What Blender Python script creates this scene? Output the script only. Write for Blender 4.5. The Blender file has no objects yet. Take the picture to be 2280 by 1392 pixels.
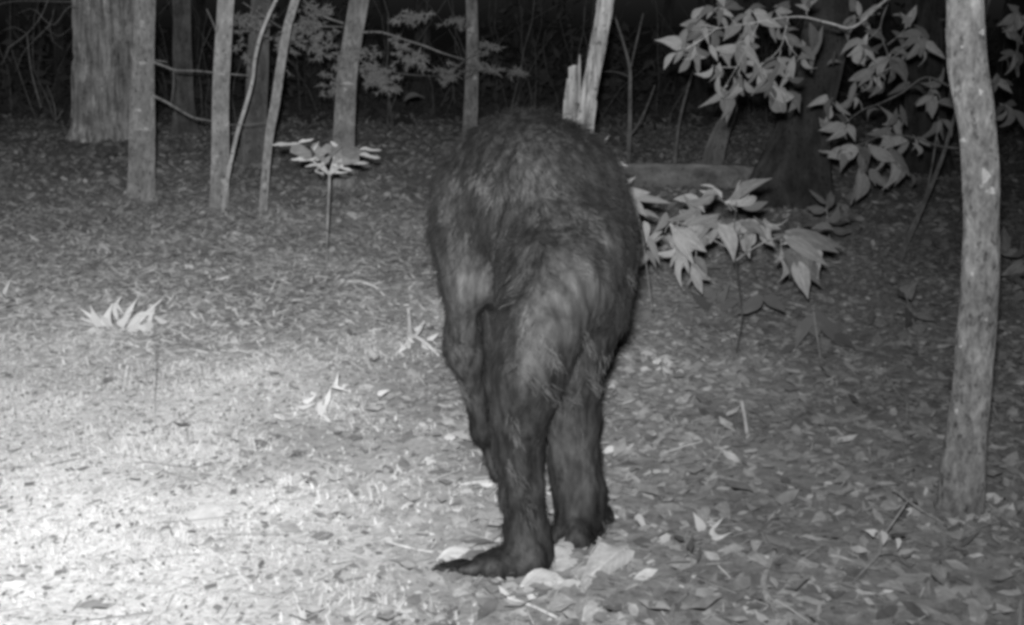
import bpy, bmesh, math, random
import numpy as np
from mathutils import Vector, Matrix, noise
random.seed(7); np.random.seed(7)
sc = bpy.context.scene
C = sc.collection

# ---------------------------------------------------------------- camera, night sky, flash, exposure
CAMH, F = 1.2, 2752.0
TH = math.atan((696 - 50) / F)
cam = bpy.data.cameras.new('camera'); cam.sensor_width = 36.0; cam.lens = 36.0 * F / 2280.0
cam.clip_start = 0.02; cam.clip_end = 600
camo = bpy.data.objects.new('camera', cam); C.objects.link(camo)
camo.location = (0, 0, CAMH); camo.rotation_euler = (math.pi / 2 - TH, 0, 0)
sc.camera = camo
world = bpy.data.worlds.new('World'); sc.world = world; world.use_nodes = True
wt = world.node_tree; bg = wt.nodes['Background']
sky = wt.nodes.new('ShaderNodeTexSky'); sky.sky_type = 'NISHITA'; sky.sun_disc = False
sky.sun_elevation = math.radians(4); sky.sun_rotation = math.radians(200)
bw = wt.nodes.new('ShaderNodeRGBToBW')
wt.links.new(sky.outputs[0], bw.inputs[0]); wt.links.new(bw.outputs[0], bg.inputs[0])
bg.inputs[1].default_value = 0.006
# the infrared flash of the trail camera, just above its lens, beam aimed a little to the left
FLASH_W = 870.0
def flash(yaw, pitch, half, watts, x):
    fl = bpy.data.lights.new('infrared_flash', 'SPOT'); fl.energy = watts; fl.color = (1, 1, 1)
    fl.spot_size = math.radians(2 * half); fl.spot_blend = 1.0; fl.shadow_soft_size = 0.022
    o = bpy.data.objects.new('infrared_flash', fl); C.objects.link(o); o.location = (x, -0.02, CAMH + 0.08)
    d = Vector((math.tan(math.radians(yaw)), 1, math.tan(math.radians(pitch))))
    o.rotation_euler = d.to_track_quat('-Z', 'Y').to_euler()
flash(-17.5, 8.6, 43.8, FLASH_W, -.035)            # one flash, its beam falloff shaped with two overlapping spots
flash(-11.5, -4.5, 53.5, FLASH_W * .39, -.02)
sc.view_settings.view_transform = 'Standard'; sc.view_settings.look = 'None'
sc.view_settings.gamma = 1.0; sc.view_settings.use_curve_mapping = False
sc.view_settings.exposure = 0.0
sc.render.engine = 'CYCLES'
sc.cycles.filter_width = 3.6
sc.cycles.max_bounces = 5

# ---------------------------------------------------------------- helpers
fw = Vector((0, math.cos(TH), -math.sin(TH))); up = Vector((0, math.sin(TH), math.cos(TH)))
CP = Vector((0, 0, CAMH))
def ray(px, py): return fw + Vector((1, 0, 0)) * ((px - 1140) / F) + up * ((696 - py) / F)
def P(px, py, Y):                      # point of the place seen at that pixel, Y metres away
    r = ray(px, py); return CP + r * (Y / r.y)
def MPP(px, py, Y): return (Y / ray(px, py).y) / F
def G(px, py):                         # ground point seen at that pixel
    r = ray(px, py); q = CP + r * (CAMH / -r.z); q.z = gh(q.x, q.y); return q
_w = [(random.uniform(.2, 1), random.uniform(0, 6.28), random.uniform(0, 6.28), k) for k in
      (0.5, 0.7, 1.1, 1.6, 2.3, 3.4, 4.8, 6.5, 9.0, 12.0)]
def gh(x, y):
    h = 0.0
    for a, d, p, k in _w:
        h = h + a * 0.020 / (k ** 0.9) * np.sin(k * (x * math.cos(d) + y * math.sin(d)) + p)
    return h - 0.004
def grassness(x, y):                   # where the pale grass patch grows
    n = 0.24 * np.sin(2.1 * x + 1.3 * y + .5) + 0.16 * np.sin(5.3 * x - 3.1 * y) + 0.10 * np.sin(11 * x + 7 * y)
    a = (0.22 - x - 0.20 * (y - 2.0) * 0.5) * .95 + n * .7
    b = (5.1 - y) * 0.9 + n * .8
    return np.clip(np.minimum(a, b), 0, 1)

def tag(o, label=None, cat=None, group=None, kind=None):
    if label: o['label'] = label
    if cat: o['category'] = cat
    if group: o['group'] = group
    if kind: o['kind'] = kind
    return o
def empty(name, loc, label, cat, group=None):
    o = bpy.data.objects.new(name, None); o.location = loc; o.empty_display_size = .1
    C.objects.link(o); return tag(o, label, cat, group)
def link(name, me, mat, parent=None, world_verts=True, smooth=True):
    if mat and not me.materials: me.materials.append(mat)
    o = bpy.data.objects.new(name, me); C.objects.link(o)
    if parent is not None:
        o.parent = parent
        pm = parent_world(parent)
        if world_verts: o.matrix_local = Matrix.Translation(-pm)
    if smooth: me.shade_smooth()
    return o
def parent_world(o):
    v = Vector((0, 0, 0))
    while o is not None:
        v = v + o.location; o = o.parent
    return v
def mesh(name, V, Fc):
    me = bpy.data.meshes.new(name); me.from_pydata([tuple(v) for v in V], [], Fc); me.update(); return me
def fast_mesh(name, V, quads):
    me = bpy.data.meshes.new(name); n = len(V); m, k = quads.shape
    me.vertices.add(n); me.vertices.foreach_set('co', np.ascontiguousarray(V, dtype=np.float32).ravel())
    me.loops.add(m * k); me.loops.foreach_set('vertex_index', np.ascontiguousarray(quads, dtype=np.int32).ravel())
    me.polygons.add(m); me.polygons.foreach_set('loop_start', np.arange(0, m * k, k, dtype=np.int32))
    me.update(calc_edges=True); me.validate(); return me

# ---------------------------------------------------------------- materials
def nodes(name):
    m = bpy.data.materials.new(name); m.use_nodes = True; t = m.node_tree
    b = t.nodes['Principled BSDF']; b.inputs['Diffuse Roughness'].default_value = 1.0
    return m, t, b
def ramp(t, src, stops):
    r = t.nodes.new('ShaderNodeValToRGB'); e = r.color_ramp.elements
    while len(e) < len(stops): e.new(0.5)
    for i, (p, v) in enumerate(stops): e[i].position = p; e[i].color = (v, v, v, 1)
    t.links.new(src, r.inputs[0]); return r.outputs[0]
def noise_n(t, scale, detail=4, rough=.55, stretch=None):
    n = t.nodes.new('ShaderNodeTexNoise'); n.inputs['Scale'].default_value = scale
    n.inputs['Detail'].default_value = detail; n.inputs['Roughness'].default_value = rough
    tc = t.nodes.new('ShaderNodeTexCoord')
    if stretch:
        mp = t.nodes.new('ShaderNodeMapping'); mp.inputs['Scale'].default_value = stretch
        t.links.new(tc.outputs['Object'], mp.inputs[0]); t.links.new(mp.outputs[0], n.inputs['Vector'])
    else: t.links.new(tc.outputs['Object'], n.inputs['Vector'])
    return n.outputs[0]
def math_n(t, op, a, b):
    m = t.nodes.new('ShaderNodeMath'); m.operation = op
    for i, v in enumerate((a, b)):
        if isinstance(v, (int, float)): m.inputs[i].default_value = v
        else: t.links.new(v, m.inputs[i])
    return m.outputs[0]
def bump(t, b, h, strength, dist=.01):
    n = t.nodes.new('ShaderNodeBump'); n.inputs['Strength'].default_value = strength
    n.inputs['Distance'].default_value = dist
    t.links.new(h, n.inputs['Height']); t.links.new(n.outputs[0], b.inputs['Normal'])
def bark(name, lo, hi, sc_=14, stretch=(1, 1, .18), bs=.8, patch=None, spots=False):
    m, t, b = nodes(name)
    n = noise_n(t, sc_, 7, .65, stretch)
    c = ramp(t, n, [(.32, lo), (.5, (lo + hi) / 2), (.68, hi)])
    n2 = noise_n(t, 6.5, 5, .65)
    f = ramp(t, n2, [(.3, .62), (.7, 1.28)])
    pit = ramp(t, noise_n(t, 52, 3, .6, (1, 1, .7)), [(.34, .45), (.42, 1)]); f = math_n(t, 'MULTIPLY', f, pit)
    c = math_n(t, 'MULTIPLY', c, f)
    if spots:
        n3 = noise_n(t, 9, 2, .5, (1, 1, .8)); s = ramp(t, n3, [(.66, 0), (.72, spots)])
        c = math_n(t, 'ADD', c, s)
    t.links.new(c, b.inputs['Base Color']); b.inputs['Roughness'].default_value = .85
    b.inputs['Specular IOR Level'].default_value = .2
    bump(t, b, n, bs, .012)
    return m
def leafmat(name, lo, hi, island=False, rough=.55, transl=.2, spec=.4, mottled=0, stops=None, drift=None):
    m, t, b = nodes(name)
    if island:
        g = t.nodes.new('ShaderNodeNewGeometry'); r = g.outputs['Random Per Island']
    else:
        g = t.nodes.new('ShaderNodeObjectInfo'); r = g.outputs['Random']
    c = ramp(t, r, stops or [(0, lo), (1, hi)])
    if mottled:
        if not island:
            sx = t.nodes.new('ShaderNodeSeparateXYZ'); tc = t.nodes.new('ShaderNodeTexCoord'); t.links.new(tc.outputs['Object'], sx.inputs[0])
            ax = math_n(t, 'ABSOLUTE', sx.outputs[0], 0)
            ph = math_n(t, 'SUBTRACT', math_n(t, 'MULTIPLY', sx.outputs[1], 52), math_n(t, 'MULTIPLY', ax, 44))
            vein = ramp(t, math_n(t, 'SINE', ph, 0), [(.72, .97), (.98, 1.14)]); rib = ramp(t, ax, [(.015, 1.22), (.035, 1)])
            c = math_n(t, 'MULTIPLY', math_n(t, 'MULTIPLY', c, vein), rib)
        n = noise_n(t, mottled, 4, .6); c = math_n(t, 'MULTIPLY', c, ramp(t, n, [(.3, .65), (.7, 1.25)]))
    if drift:
        n = noise_n(t, 1.3, 4, .6); c = math_n(t, 'MULTIPLY', c, ramp(t, n, [(.32, drift[0]), (.68, drift[1])]))
    t.links.new(c, b.inputs['Base Color']); b.inputs['Roughness'].default_value = rough
    b.inputs['Specular IOR Level'].default_value = spec
    if transl:
        tr = t.nodes.new('ShaderNodeBsdfTranslucent'); t.links.new(c, tr.inputs[0])
        mx = t.nodes.new('ShaderNodeMixShader'); mx.inputs[0].default_value = transl
        t.links.new(b.outputs[0], mx.inputs[1]); t.links.new(tr.outputs[0], mx.inputs[2])
        t.links.new(mx.outputs[0], t.nodes['Material Output'].inputs[0])
    return m
M = {}
M['bark_big'] = bark('furrowed bark', .24, .9, 18, (1, 1, .16), 1.0)
M['bark_mid'] = bark('grey bark', .26, .52, 44, (1, 1, .35), .9, spots=.12)
M['bark_smooth'] = bark('smooth pale bark', .32, .56, 40, (1, 1, .5), .35, spots=.25)
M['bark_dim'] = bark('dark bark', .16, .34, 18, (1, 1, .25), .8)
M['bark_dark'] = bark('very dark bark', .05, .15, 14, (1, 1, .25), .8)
M['bark_right'] = bark('scaly grey bark', .15, .50, 62, (1, 1, .5), 1.0, spots=.18)
M['snag'] = bark('bare weathered wood', .10, .62, 40, (1, 1, .08), 1.0)
M['vine'] = bark('pale thin bark', .5, .7, 30, (1, 1, .3), .3)
M['twig'] = bark('twig bark', .26, .46, 60, (1, 1, .3), .3)
M['twig_dim'] = bark('dull twig bark', .14, .3, 60, (1, 1, .3), .3)
M['leaf'] = leafmat('fresh leaf', .10, .36, mottled=3)
M['leaf_bright'] = leafmat('pale leaf', .62, .82)
M['leaf_c'] = leafmat('broad pale leaf', .22, .52, mottled=3)
M['leaf_b'] = leafmat('shaded bough leaf', .18, .56, mottled=3)
M['leaf_dim'] = leafmat('dull leaf', .14, .26)
M['leaf_dead'] = leafmat('fallen leaf', .22, .46, mottled=4, rough=.7, transl=.1)
M['litter'] = leafmat('leaf litter', .18, .47, stops=[(0, .13), (.12, .19), (.5, .29), (.82, .38), (.95, .50), (1, .66)], drift=(.72, 1.3), island=True, rough=.8, transl=.06, spec=.25, mottled=30)
M['straw'] = leafmat('dry straw', .3, .75, island=True, rough=.7, transl=.1, spec=.3)
M['grass'] = leafmat('infrared pale grass', .5, .8, stops=[(0, .22), (.1, .54), (.8, .78), (1, .88)], drift=(.88, 1.06), island=True, rough=.6, transl=.25, spec=.3)
M['needle'] = leafmat('pine needle', .20, .42, island=True, rough=.5, transl=.15)
# ground: dark leaf mould, pale thatch where the grass grows
m, t, b = nodes('leaf mould'); M['ground'] = m
at = t.nodes.new('ShaderNodeAttribute'); at.attribute_name = 'thatch'
n1 = noise_n(t, 22, 8, .7); n2 = noise_n(t, 70, 4, .6)
mould = ramp(t, n1, [(.3, .12), (.42, .27), (.7, .44)])
th = ramp(t, n2, [(.34, .20), (.40, .60), (.6, .80)])
mx = t.nodes.new('ShaderNodeMix'); mx.data_type = 'FLOAT'
t.links.new(at.outputs['Fac'], mx.inputs[0]); t.links.new(mould, mx.inputs[2]); t.links.new(th, mx.inputs[3])
nd = noise_n(t, 1.3, 4, .6)
t.links.new(math_n(t, 'MULTIPLY', mx.outputs[0], ramp(t, nd, [(.32, .72), (.68, 1.25)])), b.inputs['Base Color']); b.inputs['Roughness'].default_value = .95
b.inputs['Specular IOR Level'].default_value = .1
bump(t, b, n1, 1.0, .02)

# ---------------------------------------------------------------- ground
def axis(lo, hi, fine_lo, fine_hi, step):
    a = list(np.arange(fine_lo, fine_hi, step)); s = step; v = a[-1]
    while v < hi: s *= 1.12; v += s; a.append(v)
    s = step; v = a[0]; pre = []
    while v > lo: s *= 1.12; v -= s; pre.append(v)
    return np.array(pre[::-1] + a)
gx = axis(-220, 220, -3.6, 3.2, .04); gy = axis(-60, 320, 1.4, 9, .04)
X, Yg = np.meshgrid(gx, gy); Zg = gh(X, Yg)
far = np.clip((np.hypot(X, Yg) - 30) / 120, 0, 1)
V = np.stack([X.ravel(), Yg.ravel(), Zg.ravel()], 1)
nx, ny = len(gx), len(gy)
idx = np.arange(nx * ny).reshape(ny, nx)
Q = np.stack([idx[:-1, :-1].ravel(), idx[:-1, 1:].ravel(), idx[1:, 1:].ravel(), idx[1:, :-1].ravel()], 1)
gme = fast_mesh('ground', V, Q)
ga = gme.attributes.new('thatch', 'FLOAT', 'POINT'); ga.data.foreach_set('value', grassness(V[:, 0], V[:, 1]).astype(np.float32))
ground = tag(link('ground', gme, M['ground']), kind='structure')

# ---------------------------------------------------------------- litter, straw, grass (stuff)
def wedge(n, y0, y1, spread=.56, power=1.0):
    u = np.random.rand(n); y = (y0 ** (power + 1) + u * (y1 ** (power + 1) - y0 ** (power + 1))) ** (1 / (power + 1))
    x = (np.random.rand(n) * 2 - 1) * (spread * y + .25)
    return x, y
def scatter(name, x, y, length, width, tilt, shape, mat, lift=0.0, curl=.25):
    """shape: K x 3 local points (x across, y along, z) and quads"""
    pts, quads = shape; n = len(x); K = len(pts)
    yaw = np.random.rand(n) * 2 * np.pi; pit = np.clip(np.random.randn(n), -1.5, 1.5) * tilt; rol = np.clip(np.random.randn(n), -1.5, 1.5) * tilt
    L = np.stack([pts[None, :, 0] * width[:, None], pts[None, :, 1] * length[:, None],
                  pts[None, :, 2] * (length * curl * np.clip(np.random.randn(n), -1.3, 1.3))[:, None]], 2)
    cp, sp = np.cos(pit)[:, None], np.sin(pit)[:, None]
    a = L[:, :, 1] * cp - L[:, :, 2] * sp; z = L[:, :, 1] * sp + L[:, :, 2] * cp
    cr, sr = np.cos(rol)[:, None], np.sin(rol)[:, None]
    bx = L[:, :, 0] * cr + z * sr; z = -L[:, :, 0] * sr + z * cr
    cy, sy = np.cos(yaw)[:, None], np.sin(yaw)[:, None]
    wx = bx * cy - a * sy + x[:, None]; wy = bx * sy + a * cy + y[:, None]
    wz = z + gh(x, y)[:, None] + lift + np.random.rand(n)[:, None] * .012
    V = np.stack([wx, wy, wz], 2).reshape(-1, 3)
    Q = (quads[None] + (np.arange(n) * K)[:, None, None]).reshape(-1, quads.shape[1])
    return tag(link(name, fast_mesh(name, V, Q), mat), kind='stuff')
LEAF = (np.array([(0, -.5, .1), (-.36, -.2, .5), (0, -.2, -.1), (.36, -.2, .5), (-.42, .12, .35), (0, .12, -.25), (.42, .12, .35), (0, .5, .6)]),
        np.array([(0, 2, 1), (0, 3, 2), (1, 2, 5), (1, 5, 4), (2, 3, 6), (2, 6, 5), (4, 5, 7), (5, 6, 7)]))
CHIP = (np.array([(-.5, -.4, .2), (.3, -.5, 0), (.5, .3, .3), (-.3, .5, 0)]), np.array([(0, 1, 2), (0, 2, 3)]))
BLADE = (np.array([(-.5, -.5, 0), (.5, -.5, 0), (.4, .1, .12), (-.4, .1, .12), (0, .5, 0)]), np.array([(0, 1, 2), (0, 2, 3), (3, 2, 4)]))
def keep(x, y, f):
    k = np.random.rand(len(x)) < f(x, y); return x[k], y[k]
x, y = wedge(15000, 1.6, 6.5); x, y = keep(x, y, lambda a, b: 1 - .97 * grassness(a, b) ** .5)
n = len(x); s = .022 + .034 * np.random.rand(n) ** 1.6
scatter('leaf_litter', x, y, s * 1.25, s * .75, .26, LEAF, M['litter'], .006)
x, y = wedge(20000, 6.5, 17, .5); n = len(x); s = .03 + .045 * np.random.rand(n)
scatter('leaf_litter', x, y, s * 1.25, s * .8, .45, LEAF, M['litter'], .008)
x, y = wedge(34000, 1.6, 8); x, y = keep(x, y, lambda a, b: 1 - .75 * grassness(a, b))
n = len(x); s = .008 + .016 * np.random.rand(n)
scatter('leaf_debris', x, y, s * 1.3, s, .22, CHIP, M['litter'], .006)
x, y = wedge(15000, 1.6, 8); n = len(x); s = .03 + .06 * np.random.rand(n)
scatter('pine_straw', x, y, s, .0016 + .0012 * np.random.rand(n), .16, BLADE, M['straw'], .012, .15)

n = 20000; y = np.random.uniform(4.2, 11, n); x = -.15 - np.random.rand(n) * .5 * y; x, y = keep(x, y, lambda a, b: np.clip((10.8 - b) / 4, .1, 1) * np.clip(-a / 1.2, 0.1, 1))
n = len(x); scatter('pine_straw', x, y, .03 + .06 * np.random.rand(n), .004 + .007 * np.random.rand(n), .2, BLADE, M['straw'], .014, .2)
n = 2200; y = np.random.uniform(1.6, 4.6, n); x = np.random.uniform(-2.2, .1, n)
scatter('leaf_debris', x, y, .006 + .009 * np.random.rand(n), .004 + .004 * np.random.rand(n), .5, CHIP, leafmat('dark crumbs', .12, .3, island=True), .018)
x, y = wedge(1500, 1.6, 4.6); x, y = keep(x, y, lambda a, b: (1 - grassness(a, b)) * (a > -.2)); n = len(x); s = .04 + .035 * np.random.rand(n)
scatter('leaf_litter', x, y, s * 1.25, s * .62, .26, LEAF, M['litter'], .012)
PRISM = (np.array([(-.5, -.5, 0), (.5, -.5, 0), (0, -.5, .12), (-.5, 0, .16), (.5, 0, .16), (0, 0, .28), (-.3, .5, 0), (.3, .5, 0), (0, .5, .1)]),
         np.array([(0, 1, 4, 3), (1, 2, 5, 4), (2, 0, 3, 5), (3, 4, 7, 6), (4, 5, 8, 7), (5, 3, 6, 8)]))
x, y = wedge(900, 1.7, 7); n = len(x)
scatter('small_twigs', x, y, .05 + .14 * np.random.rand(n) ** 2, .003 + .004 * np.random.rand(n), .07, PRISM, M['straw'], .014, .1)
def grass_mesh(n):
    x = np.random.uniform(-2.9, .35, n); y = np.random.uniform(1.5, 5.2, n)
    k = np.random.rand(n) < np.clip(grassness(x, y) + .02 * (y < 4.9) * (x < 0), 0, 1) * (.62 + .38 * np.sin(17 * x + 3 * y) * np.sin(13 * y - 4 * x))
    x, y = x[k], y[k]; n = len(x)
    h = (.008 + .024 * np.random.rand(n) ** 2.2) * (.5 + .9 * np.abs(np.sin(3 * x + 5 * y) * np.sin(4.1 * y - 2 * x + 1)))
    w = .0020 + .0030 * np.random.rand(n); yaw = np.random.rand(n) * 6.283; lean = np.random.randn(n) * .6 + .6; ld = np.random.rand(n) * 6.283
    V = np.zeros((n, 5, 3)); z0 = gh(x, y) - .004
    for j, (hh, ww) in enumerate(((0, 1), (0, -1), (.55, .8), (.55, -.8), (1, 0))):
        bend = hh ** 1.7 * np.sin(lean) * h * 1.3
        V[:, j, 0] = x + np.cos(yaw) * w * ww + np.cos(ld) * bend
        V[:, j, 1] = y + np.sin(yaw) * w * ww + np.sin(ld) * bend
        V[:, j, 2] = z0 + hh * h * np.cos(lean * .6)
    q = np.array([(0, 1, 3), (0, 3, 2), (2, 3, 4)])
    Q = (q[None] + (np.arange(n) * 5)[:, None, None]).reshape(-1, 3)
    return fast_mesh('grass', V.reshape(-1, 3), Q)
tag(link('grass', grass_mesh(150000), M['grass']), kind='stuff')

# ---------------------------------------------------------------- single leaves
def leaf_mesh(fold, curl, twist, wob, seed):
    r = random.Random(seed); rows = 7; V = []; Fc = []
    for i in range(rows + 1):
        s = i / rows; w = math.sin(math.pi * s ** .86) * (1 - .28 * s) * 1.18 * (1 + wob * r.uniform(-.25, .25)) * .5
        if i == rows: w = .01
        if i == 0: w = .03
        zc = curl * (s - .5) ** 2 * -1.0; tw = twist * (s - .5)
        for u in (-1, -.5, 0, .5, 1):
            x = u * w; z = zc + abs(u) * w * fold + wob * .05 * math.sin(s * 9 + u * 4 + seed)
            V.append((x * math.cos(tw) - z * math.sin(tw) * .3, s, z + x * math.sin(tw)))
    for i in range(rows):
        for j in range(4):
            a = i * 5 + j; Fc.append((a, a + 1, a + 6, a + 5))
    me = mesh('leaf', V, Fc); me.shade_smooth(); return me
LV = [leaf_mesh(*a) for a in ((.35, .5, .2, .3, 1), (.2, .8, -.4, .4, 2), (.5, .3, .5, .2, 3), (.25, -.3, .2, .5, 4), (.4, 1.1, -.2, .4, 5), (.15, .5, .6, .5, 6))]
LMC = {}
def lmesh(k, mat):
    key = (k, mat)
    if key not in LMC:
        me = LV[k].copy(); me.materials.clear(); me.materials.append(M[mat]); LMC[key] = me
    return LMC[key]
def leaf(parent, base, tip, width, mat='leaf', normal=None, jit=.6, name='leaf', k=None):
    d = tip - base; L = d.length; yv = d.normalized()
    nrm = normal or Vector((0, -1, .25))
    nrm = nrm + Vector([random.uniform(-jit, jit) for _ in range(3)])
    xv = yv.cross(nrm).normalized(); zv = xv.cross(yv)
    m = Matrix((xv * width, yv * L, zv * L)).transposed().to_4x4(); m.translation = base
    o = bpy.data.objects.new(name, lmesh(random.randrange(6) if k is None else k, mat)); C.objects.link(o)
    if parent is not None:
        o.parent = parent; m.translation = base - parent_world(parent)
    o.matrix_local = m
    return o

# ---------------------------------------------------------------- trunks and branches
def tube_mesh(name, pts, rad, segs=10, rough=0.0, nfreq=6.0, furrow=0.0, flare=0.0, sub=6, flute=0, fseed=0):
    P_ = []; R_ = []
    n = len(pts)
    for i in range(n - 1):
        p0 = pts[max(i - 1, 0)]; p1 = pts[i]; p2 = pts[i + 1]; p3 = pts[min(i + 2, n - 1)]
        for k in range(sub):
            t = k / sub
            P_.append(.5 * ((2 * p1) + (p2 - p0) * t + (2 * p0 - 5 * p1 + 4 * p2 - p3) * t * t + (3 * p1 - p0 - 3 * p2 + p3) * t ** 3))
            R_.append(rad[i] * (1 - t) + rad[i + 1] * t)
    P_.append(pts[-1]); R_.append(rad[-1])
    V = []; Fc = []; m = len(P_)
    ref = Vector((0, -1, 0))
    for i in range(m):
        d = (P_[min(i + 1, m - 1)] - P_[max(i - 1, 0)]).normalized()
        a = d.cross(ref)
        if a.length < .1: a = d.cross(Vector((1, 0, 0)))
        a.normalize(); b = d.cross(a)
        for j in range(segs):
            th = 2 * math.pi * j / segs; r = R_[i]
            dirv = a * math.cos(th) + b * math.sin(th)
            q = P_[i] + dirv * r
            if rough: r += rough * R_[i] * noise.noise(Vector((q.x, q.y, q.z * .5)) * nfreq + Vector((fseed, 0, 0)))
            if furrow:
                f = noise.noise(Vector((dirv.x * 7, dirv.y * 7, q.z * 1.6 + fseed)))
                f2 = noise.noise(Vector((dirv.x * 16, dirv.y * 16, q.z * 4 + fseed)))
                r -= furrow * R_[i] * (max(0, .28 - abs(f)) * 2.2 + .35 * max(0, .2 - abs(f2)))
            if flare:
                z = max(0, q.z); r += flare * R_[i] * math.exp(-z / .22) * (1 + .55 * math.sin(th * 4 + fseed))
            V.append(P_[i] + dirv * r)
    for i in range(m - 1):
        for j in range(segs):
            j2 = (j + 1) % segs; Fc.append((i * segs + j, i * segs + j2, (i + 1) * segs + j2, (i + 1) * segs + j))
    Fc.append(tuple(range(segs))[::-1]); Fc.append(tuple((m - 1) * segs + j for j in range(segs)))
    return mesh(name, V, Fc)
def branch(parent, spec, Y, mat='twig', name='branch', segs=7, rough=.15):
    """spec: [(px, py, width_px[, dY])]"""
    pts = [P(s[0], s[1], Y + (s[3] if len(s) > 3 else 0)) for s in spec]
    rad = [s[2] * (.5 if mat == 'vine' else .36) * MPP(s[0], s[1], Y) for s in spec]
    return link(name, tube_mesh(name, pts, rad, segs, rough, 30, sub=4), M[mat], parent)
def tree(label, spec, mat, Y=None, segs=28, rough=.10, furrow=0, flare=.35, nfreq=5, name='tree', cat='tree', group=None, top=6.5, sub=10, seed=None):
    """spec from base to top in pixels; the last stretch is continued above the frame"""
    b = spec[0]
    if Y is None: base = G(b[0], b[1]); Y = base.y
    else:
        base = P(b[0], b[1], Y); base.z = gh(base.x, base.y)
    root = empty(name, base, label, cat, group)
    pts = [Vector((base.x, base.y, base.z - .12))]; rad = [b[2] * .5 * MPP(b[0], b[1], Y)]
    for s in spec[1:]:
        pts.append(P(s[0], s[1], Y)); rad.append(s[2] * .5 * MPP(s[0], s[1], Y))
    if top and pts[-1].z < top:
        d = (pts[-1] - pts[-2]).normalized(); k = (top - pts[-1].z) / max(d.z, .3)
        n = max(2, int(k / 1.2))
        p0, r0 = pts[-1], rad[-1]
        for i in range(1, n + 1):
            pts.append(p0 + d * k * i / n + Vector((random.uniform(-.03, .03), random.uniform(-.03, .03), 0))); rad.append(r0 * (1 - .5 * i / n))
    link('trunk', tube_mesh('trunk', pts, rad, segs, rough, nfreq, furrow, flare, sub, fseed=seed if seed is not None else random.uniform(0, 50)), M[mat], root)
    return root, Y

big, _ = tree('massive old tree with deeply furrowed bark at the upper left edge of the clearing',
     [(238, 312, 150), (236, 240, 142), (234, 120, 138), (232, 0, 140)], 'bark_big', segs=140, furrow=.34, rough=.10, nfreq=3, flare=.28, sub=26, top=7)
t2, Y2 = tree('slim grey tree in front of the massive furrowed trunk, with two dead side branches',
     [(314, 452, 60), (316, 330, 56), (318, 160, 50), (324, 0, 44)], 'bark_mid', flare=.12, segs=32)
branch(t2, [(342, 138, 8), (368, 148, 6), (392, 156, 6), (440, 158, 5), (500, 164, 4), (552, 168, 3, .1)], Y2 - .1, 'twig')
branch(t2, [(340, 213, 9), (368, 226, 7), (400, 245, 6), (432, 262, 6), (475, 270, 4)], Y2 - .1, 'twig')
branch(t2, [(386, 158, 5), (386, 190, 4), (380, 240, 2)], Y2 - .1, 'twig_dim')
branch(t2, [(345, 134, 4), (372, 138, 2)], Y2 - .1, 'twig')
t3, Y3 = tree('straight slender grey tree with the thin pale crooked stem leaning on its foot',
     [(486, 478, 42), (490, 360, 38), (492, 200, 38), (503, 0, 36)], 'bark_smooth', flare=.10, rough=.06)
branch(t3, [(508, 278, 3), (560, 277, 3), (600, 270, 2)], Y3 - .1, 'twig_dim')
branch(t3, [(460, 20, 4), (478, 60, 6), (486, 90, 8)], Y3 + .2, 'twig_dim')
tree('thin pale crooked stem curving up between two slender trees',
     [(487, 486, 7), (503, 420, 8), (517, 345, 8), (530, 290, 8), (548, 232, 8), (562, 180, 7), (568, 130, 7), (580, 80, 7), (600, 30, 7), (614, 0, 7)], 'vine', segs=12, flare=.1, rough=.05, name='stem', cat='stem', top=3.2, sub=5)
tree('leaning pole-thin sapling just left of the whorled seedling',
     [(580, 486, 19), (592, 380, 18), (600, 300, 19), (612, 235, 20), (626, 140, 20), (640, 60, 19), (657, 0, 18)], 'bark_smooth', segs=16, flare=.15, rough=.08, name='sapling', cat='sapling', top=5)
t6, Y6 = tree('tall grey tree behind the whorled seedling, carrying feathery evergreen boughs',
     [(763, 424, 52), (766, 300, 48), (772, 180, 46), (786, 80, 44), (800, 0, 44)], 'bark_mid', flare=.08, rough=.08)
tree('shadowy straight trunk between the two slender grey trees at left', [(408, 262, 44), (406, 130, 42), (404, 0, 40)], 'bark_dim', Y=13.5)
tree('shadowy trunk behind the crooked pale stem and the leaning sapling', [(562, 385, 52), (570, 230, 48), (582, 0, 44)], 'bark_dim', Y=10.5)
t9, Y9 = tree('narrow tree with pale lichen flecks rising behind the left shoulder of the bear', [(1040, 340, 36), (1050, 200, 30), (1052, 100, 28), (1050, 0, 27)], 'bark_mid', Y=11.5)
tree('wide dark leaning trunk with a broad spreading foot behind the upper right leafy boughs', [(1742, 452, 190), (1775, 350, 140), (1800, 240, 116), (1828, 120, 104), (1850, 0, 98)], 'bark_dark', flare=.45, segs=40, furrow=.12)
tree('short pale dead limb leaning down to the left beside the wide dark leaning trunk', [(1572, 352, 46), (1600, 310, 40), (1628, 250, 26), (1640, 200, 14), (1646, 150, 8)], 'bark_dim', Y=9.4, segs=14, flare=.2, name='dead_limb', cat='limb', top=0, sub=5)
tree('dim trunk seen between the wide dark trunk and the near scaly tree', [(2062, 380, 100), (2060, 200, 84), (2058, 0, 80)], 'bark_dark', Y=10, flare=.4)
tR, YR = tree('near tree with scaly pale grey bark and a kink near the top, at the right',
     [(2140, 1140, 106), (2144, 1060, 96), (2152, 980, 90), (2162, 880, 86), (2172, 760, 82), (2180, 640, 80), (2184, 520, 78), (2182, 400, 78), (2176, 300, 78), (2166, 220, 82), (2154, 150, 86), (2150, 60, 82), (2149, 0, 80)],
     'bark_right', segs=72, rough=.09, flare=.12, nfreq=16, sub=12, furrow=.035, top=5)
fx, fy, fs = [], [], []
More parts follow.
